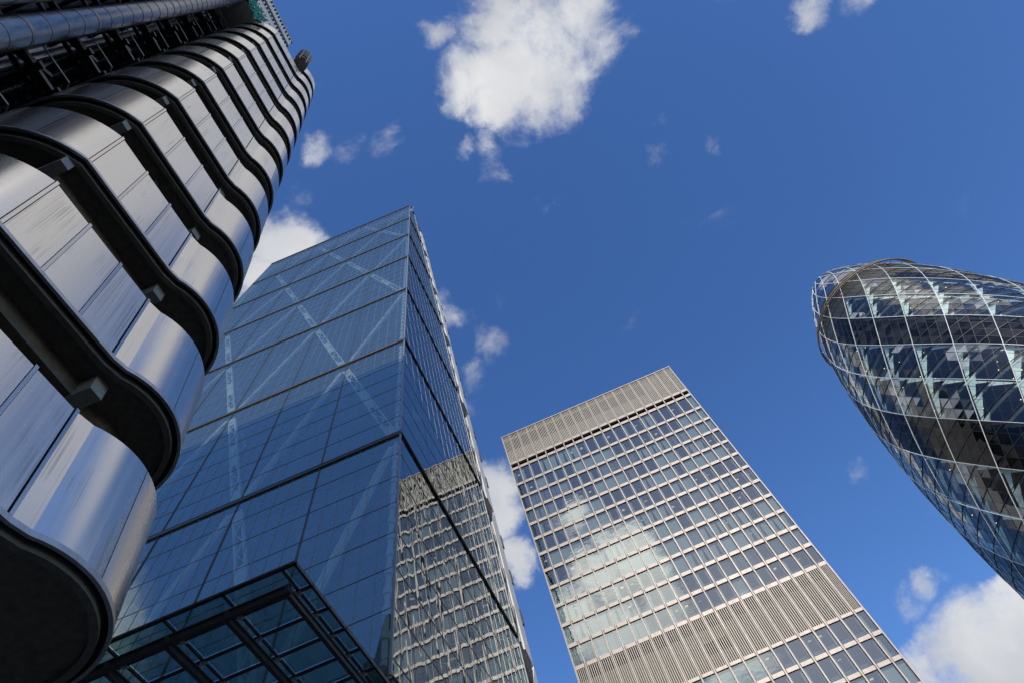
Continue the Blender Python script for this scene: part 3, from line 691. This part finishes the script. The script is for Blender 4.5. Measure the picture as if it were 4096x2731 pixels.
# windows
rng = random.Random(11)
vis = []
for ri, (b, t) in enumerate(rows):
    for i in range(20):
        vis.append((t if t > 44 else 999, ri, i, b, t))
vis.sort(key=lambda a: (a[0], a[1]))
restw = MB(); cntw = 0
bl = {'full': MB(), 'pleat': MB(), 'frame': MB(), 'strip': MB(), 'rad': MB(), 'lamp': MB()}
run = 0; kind = 'open'
for (key, ri, i, b, t) in sorted(vis, key=lambda a: (a[1], a[2])):
    x0 = mul[i]+.09; x1 = mul[i+1]-.09
    if run <= 0:
        kind = rng.choices(['open', 'full', 'pleat', 'part'], [7 if ri < 6 else 4, 3.4, 2.4, 1.6])[0]; run = rng.choice([1,1,2,2,3,4])
    run -= 1
    yb = AY+.28
    if kind == 'full':
        g_ = rng.uniform(.0, .12); bl['full'].quad((x0, yb, b), (x1-g_, yb, b), (x1-g_, yb, t), (x0, yb, t))
    elif kind == 'pleat':
        n = 13; w = (x1-x0)/n; sk = rng.uniform(.3, 1)
        for k in range(n):
            if rng.random() < .86: a_ = x0+k*w; bl['pleat'].quad((a_, yb-.02, b), (a_+w*.55*sk+.03, yb+.05, b), (a_+w*.55*sk+.03, yb+.05, t), (a_, yb-.02, t))
    elif kind == 'part':
        s = x0+(x1-x0)*rng.uniform(.3,.7); 
        bl['full'].quad((x0, yb, b), (s-.25, yb, b), (s, yb, t), (x0, yb, t)); bl['full'].quad((s+.3, yb, b), (x1, yb, b), (x1, yb, t), (s+.2, yb, t))
    else:
        wl = rng.choice([.14,.2,.28,.45]); wr = rng.choice([.14,.2,.28])
        bl['full'].quad((x0, yb, b), (x0+wl, yb, b), (x0+wl, yb, t), (x0, yb, t)); bl['full'].quad((x1-wr, yb, b), (x1, yb, b), (x1, yb, t), (x1-wr, yb, t))
    if kind in ('open', 'part'):
        bl['strip'].box(x0+.35, x1-.35, AY+1.6, AY+1.75, t-.25, t-.02)
        for q in (.25, .5, .72): bl['rad'].box(x0+.4, x1-.35, AY+.5, AY+.55, b+q, b+q+.1)
        if rng.random() < .6: xx = rng.uniform(x0+.4, x1-.8); bl['lamp'].box(xx, xx+.45, AY+1.2+rng.random()*.8, AY+1.9, t-.04, t-.01)
bl['full'].build('blind', mat('grey_green_blind', (.30,.345,.33), .8, noise=((2.5,2.5,.2), .18)), slabt, kind='stuff')
bl['pleat'].build('blind', mat('vertical_blind', (.40,.44,.45), .8), slabt, kind='stuff')
bl['strip'].build('ceiling_strip', mat('bulkhead_grey', (.22,.24,.25), .8), slabt, kind='stuff')
bl['rad'].build('radiator', mat('radiator_grey', (.20,.22,.23), .7), slabt, kind='stuff')
bl['lamp'].build('room_lamp', emis('room_lamp', (1,.86,.6), .7), slabt, kind='stuff')
for (key, ri, i, b, t) in vis:
    x0 = mul[i]+.09; x1 = mul[i+1]-.09
    m = MB() if cntw < 100 else restw
    m.quad((x0, AY, b), (x1, AY, b), (x1, AY, t), (x0, AY, t))
    if cntw < 100: m.build('window', wg, slabt)
    cntw += 1
restw.build('window', wg, slabt, kind='stuff')
# louvred bands
def louvre(z0, z1, dark, n=6):
    """fins over a backing that leaves dark openings; dark(i, ...) -> list of open z ranges for bay i"""
    f = MB(); bk = MB()
    for i in range(20):
        x0 = mul[i]+.09; x1 = mul[i+1]-.09; w = (x1-x0)/n
        for k in range(n):
            a = x0 + w*(k+.3); f.box(a, a+w*.42, AY-.14, AY-.04, z0, z1)
        zs = sorted(dark(i)); z = z0
        for (da, db) in zs:
            if da > z+.01: bk.box(x0, x1, AY+.12, AY+.2, z, da)
            z = db
        if z < z1: bk.box(x0, x1, AY+.12, AY+.2, z, z1)
    f.build('louvre_fins', louv, slabt); bk.build('louvre_backing', louvb, slabt)
louvre(109.15, ZR-.25, lambda i: [(112.9, 116.4), (117.0, 117.8)] if i < 16 else [(117.0, 117.8)])
def low(i):
    r = [(60.1, 61.7)]
    if i in (9, 10): r = [(56.4, 58.2)] + r
    return r
louvre(54.34, 61.85, low)
for za, zb in ((107.39, ZR-.3), (54, 62.1)):
    m = MB(); m.box(AX0+.3, AX1-.3, AY+1.2, AY+1.3, za, zb); m.build('plant_void', black, slabt)
m = MB(); m.box(AX0+.18, AX1-.18, AY+.1, AY+1.2, 107.25, 107.39); m.box(AX0+.3,AX1-.3,AY+1.0,AY+1.1,107.39,108.5); m.build('recess', mat('recess_brown', (.10,.09,.06), .8), slabt)
m = MB(); m.box(AX0-.06, AX1+.06, AY-.27, AY+.05, ZR-.25, ZR); m.box(AX0, AX1, AY+.05, AY+38, ZR-.3, ZR-.1)
for x in mul: m.box(x-.08, x+.08, AY-.25, AY-.1, ZR, ZR+.12)
m.build('roof_edge', alu, slabt)

# ================================================================== curved conical glass tower
GX, GY = 97.66, 126.08
ZK = [0,30,70,100,120,140,152,162,170,176,179,180]; RK = [25.07,27.8,28.95,27.25,24.49,20.38,16.8,12.9,8.9,5.0,2.2,0.01]
def spl(z):
    # Catmull-Rom through the knots
    if z >= 180: return .01
    for i in range(len(ZK)-1):
        if ZK[i] <= z <= ZK[i+1]: break
    p0 = RK[max(i-1,0)]; p1 = RK[i]; p2 = RK[i+1]; p3 = RK[min(i+2,len(RK)-1)]
    h = ZK[i+1]-ZK[i]; t = (z-ZK[i])/h
    m1 = (p2-p0)/(ZK[i+1]-ZK[max(i-1,0)])*h; m2 = (p3-p1)/(ZK[min(i+2,len(ZK)-1)]-ZK[i])*h
    if i >= 9: return p1+(p2-p1)*t
    return (2*t**3-3*t**2+1)*p1+(t**3-2*t**2+t)*m1+(-2*t**3+3*t**2)*p2+(t**3-t**2)*m2
def gp3(th, z, o=0.): r = spl(z)+o; return (GX+r*math.cos(R(th)), GY+r*math.sin(R(th)), z)
con = thing('conical_glass_tower', 'bullet shaped tower of diamond glass panes in dark and clear spirals with white lattice lines', 'tower', (GX, GY, 0))
attr_lo, attr_hi = .45, 1.0
gcl = glass('clear_diamond_glass', (.82,.89,.86), refl=(.06,1.0), body=(.34,.35,.35), attr='rnd', gloss=(.96,.97,.93), power=2.8)
attr_lo, attr_hi = .2, 1.0
gdk = glass('dark_diamond_glass', (.05,.055,.06), refl=(.03,.7), body=(.03,.03,.032), attr='rnd', gloss=(.90,.88,.82), power=3.4)
gdm = glass('dome_glass', (.30,.35,.42), refl=(.08,1.0), body=(.035,.045,.06), bodyfac=.5, gloss=(.9,.94,1), power=2.6)
blk = mat('blind_panel', (.035,.036,.032), .35, spec=.4)
ZN, TN, FL = 149.4, -128.6, 4.15      # a lattice node and the storey height
def fam1(th, z): return ((th-TN) + (z-ZN)*(10/8.3))/20.0      # index across the bands
rngg = random.Random(5)
bands = {}
Zj = [ZN + FL*k for k in range(-36, 8)]
Zj = [z for z in Zj if z < 179.8]
def addtri(a, b, c):
    cz = (a[1]+b[1]+c[1])/3; ct = (a[0]+b[0]+c[0])/3
    s = fam1(ct, cz); bi = math.floor(s) % 18
    if cz > 158: key = ('dome', 0)
    elif math.floor(s) - math.floor(((ct-TN) - (cz-ZN)*(10/8.3))/20.0) >= 0: key = ('blind', 0)
    else: key = ('dark', bi) if bi % 3 == DARKBAND else ('clear', bi)
    mbx = bands.setdefault(key, MB())
    P = [gp3(*q) for q in (a, b, c)]
    mbx.quad(*P)
    clus = rngg.random()
    if key[0] == 'clear': v = rngg.uniform(.5, .95) if (math.sin(ct*.21+cz*.13)+math.sin(cz*.31-ct*.11)+rngg.uniform(-1,1)) > 1.15 else rngg.uniform(0,.47)
    else: v = rngg.random()*(1. if math.sin(ct*.13+cz*.2) > .2 else .45)
    mbx.att.append(v)
DARKBAND = 1
z0 = Zj[0]
# small lattice: nodes every 5 degrees, shifted 2.5 degrees per row of 2.075 m
HZ = FL/2; kk = 0; rowsz = []
z = ZN - HZ*2*34
while z < 179.0: rowsz.append(z); z += HZ
for r_ in range(len(rowsz)-1):
    za, zb = rowsz[r_], rowsz[r_+1]
    sh_a = ((za-ZN)/8.3*10); sh_b = ((zb-ZN)/8.3*10)
    for j in range(72):
        a = TN + 5*j + sh_a; b = TN + 5*j + sh_b      # sh grows 2.5 deg each row
        addtri((a, za), (a+5, za), (b, zb)) if False else None
        # row a nodes at a, a+5 ; row b node between them at a+2.5
        addtri((a, za), (a+5, za), (a+2.5, zb)); addtri((a+5, za), (a+7.5, zb), (a+2.5, zb))
for (kd, bi), mbx in bands.items():
    mt = {'clear': gcl, 'dark': gdk, 'dome': gdm, 'blind': blk}[kd]
    nm = {'clear': 'clear_glass_band', 'dark': 'dark_glass_band', 'dome': 'glass_dome', 'blind': 'blind_panel_band'}[kd]
    mbx.build(nm, mt, con)
# white lattice ribs outside and the mullions
wr = mat('white_rib', (.78,.80,.78), .45)
for fam in (1, -1):
    for j in range(18):
        m = MB(); pts = []
        z = 8.0
        while z < 176: pts.append(z); z += 4.15
        prevp = None
        for z in pts + [176]:
            th = TN + 20*j + fam*(z-ZN)*(10/8.3)
            p = Vector(gp3(th, z, .12))
            if prevp is not None and z > 150 and False: pass
            if prevp is not None: m.beam(prevp, p, .11 if z < 158 else .10, .10, (p-Vector((GX,GY,p.z))))
            prevp = p
        m.build('diagonal_rib', wr, con)
md = mat('dark_mullion_line', (.03,.03,.033), .5)
m = MB()
for fam in (1, -1):
    for j in range(72):
        if j % 4 == 0: continue
        prevp = None; z = 20.0
        while z < 158:
            p = Vector(gp3(TN+5*j+fam*(z-ZN)*(10/8.3), z, .05))
            if prevp is not None: m.beam(prevp, p, .05, .05, (p-Vector((GX,GY,p.z))))
            prevp = p; z += FL
m.build('glazing_bar', md, con, kind='stuff')
m = MB()
for z in Zj:
    if z < 20: continue
    pts = [gp3(t, z, .06) for t in range(0, 361, 5)]
    for a, b in zip(pts, pts[1:]): m.beam(a, b, .10, .10)
m.build('storey_ring', md, con)
# interior: slabs, white inner columns, core
fs = mat('office_soffit', (.06,.065,.07), .7); wcol = mat('white_column', (.74,.82,.77), .6)
for z in Zj:
    if z < 40 or z > 152: continue
    m = MB(); n = 72; r = spl(z)-1.5
    def inb(t): return (math.floor(fam1(t, z)) % 3) != DARKBAND
    for t in range(0, 360, 5):
        rr = r if inb(t+2.5-0) else r-4.5
        m.quad((GX,GY,z-.02),(GX+rr*math.cos(R(t+5)),GY+rr*math.sin(R(t+5)),z-.02),(GX+rr*math.cos(R(t)),GY+rr*math.sin(R(t)),z-.02))
        a=(GX+rr*math.cos(R(t)),GY+rr*math.sin(R(t))); b=(GX+rr*math.cos(R(t+5)),GY+rr*math.sin(R(t+5))); m.quad((*a,z-.02),(*b,z-.02),(*b,z+.6),(*a,z+.6))
    m.build('floor_slab', fs, con)
m = MB(); m.tube([(GX,GY,0),(GX,GY,152)], [9,7], 24); m.build('lift_core', fs, con)
for fam in (1, -1):
    for j in range(18):
        m = MB(); z = ZN-FL*26; k = 0
        while z < 148:
            def pt(zz, dt): return Vector(gp3(TN+20*j+fam*(zz-ZN)*(10/8.3)+dt, zz, -.7))
            w0, w1 = ((1.2, 4.8) if fam == 1 else (.3, 2.6))
            # tapering fin of one storey, its wide end under the slab above
            lo, hi = z+.05, z+FL-.1; sg_ = 1 if fam == 1 else -1
            m.quad(pt(lo, 0), pt(lo, sg_*w0), pt(hi, sg_*w1), pt(hi, 0))
            z += FL; k += 1
        m.build('inner_column', wcol, con)
lm = MB()
for q in range(170):
    z = rngg.choice(Zj[10:35]); t = rngg.uniform(-200, -70)
    if math.floor(fam1(t, z)) % 3 == DARKBAND: continue
    r = spl(z)-rngg.uniform(2, 5); x, y = GX+r*math.cos(R(t)), GY+r*math.sin(R(t)); lm.box(x-.08, x+.08, y-.08, y+.08, z-.12, z-.06)
lm.build('ceiling_lamp', emis('warm_lamp', (1,.8,.45), 2.5), con, kind='stuff')
# crown rail for the window cleaning cradle
rl = mat('rusty_rail', (.28,.22,.14), .5, .3, noise=((1,1,1), .5))
m = MB()
for (zz, rr) in ((152.9, 17.7), (154.3, 17.1)):
    m.tube([(GX+rr*math.cos(R(t)), GY+rr*math.sin(R(t)), zz) for t in range(0, 361, 4)], .22, 8, False)
for t in range(0, 360, 12):
    m.beam((GX+17.7*math.cos(R(t)), GY+17.7*math.sin(R(t)), 152.9), (GX+17.1*math.cos(R(t)), GY+17.1*math.sin(R(t)), 154.3), .1, .1)
    m.beam((GX+17.6*math.cos(R(t)), GY+17.6*math.sin(R(t)), 153.0), (GX+16.2*math.cos(R(t)), GY+16.2*math.sin(R(t)), 152.2), .12, .12)
m.build('crown_rail', rl, con)
m = MB()
for t in (-128, -175, -80): p = gp3(t, 150.6, .35); m.box(p[0]-.22, p[0]+.22, p[1]-.22, p[1]+.22, 150.4, 150.9)
m.build('warning_light', mat('red_light', (.35,.02,.02), .3), con)

# ================================================================== office block across the street, behind the viewer
blk2 = thing('street_office_block', 'tall dark stone office block seen mirrored in the lower windows of the slab tower', 'building', (10, -75, 0))
ow = mat('grey_stone', (.22,.21,.20), .8, noise=((.3,.3,.3), .2))
m = MB(); m.box(-22, 42, -100, -62, 0, 104); m.box(-8, 22, -96, -66, 104, 112); m.box(2, 8, -90, -80, 112, 119); m.build('wall', ow, blk2)
m = MB()
for k in range(26):
    z = 2+k*3.8
    if z > 97: break
    m.box(-20, 40, -61.99, -61.9, z, z+2.2)
m.build('window_strip', dglass, blk2)
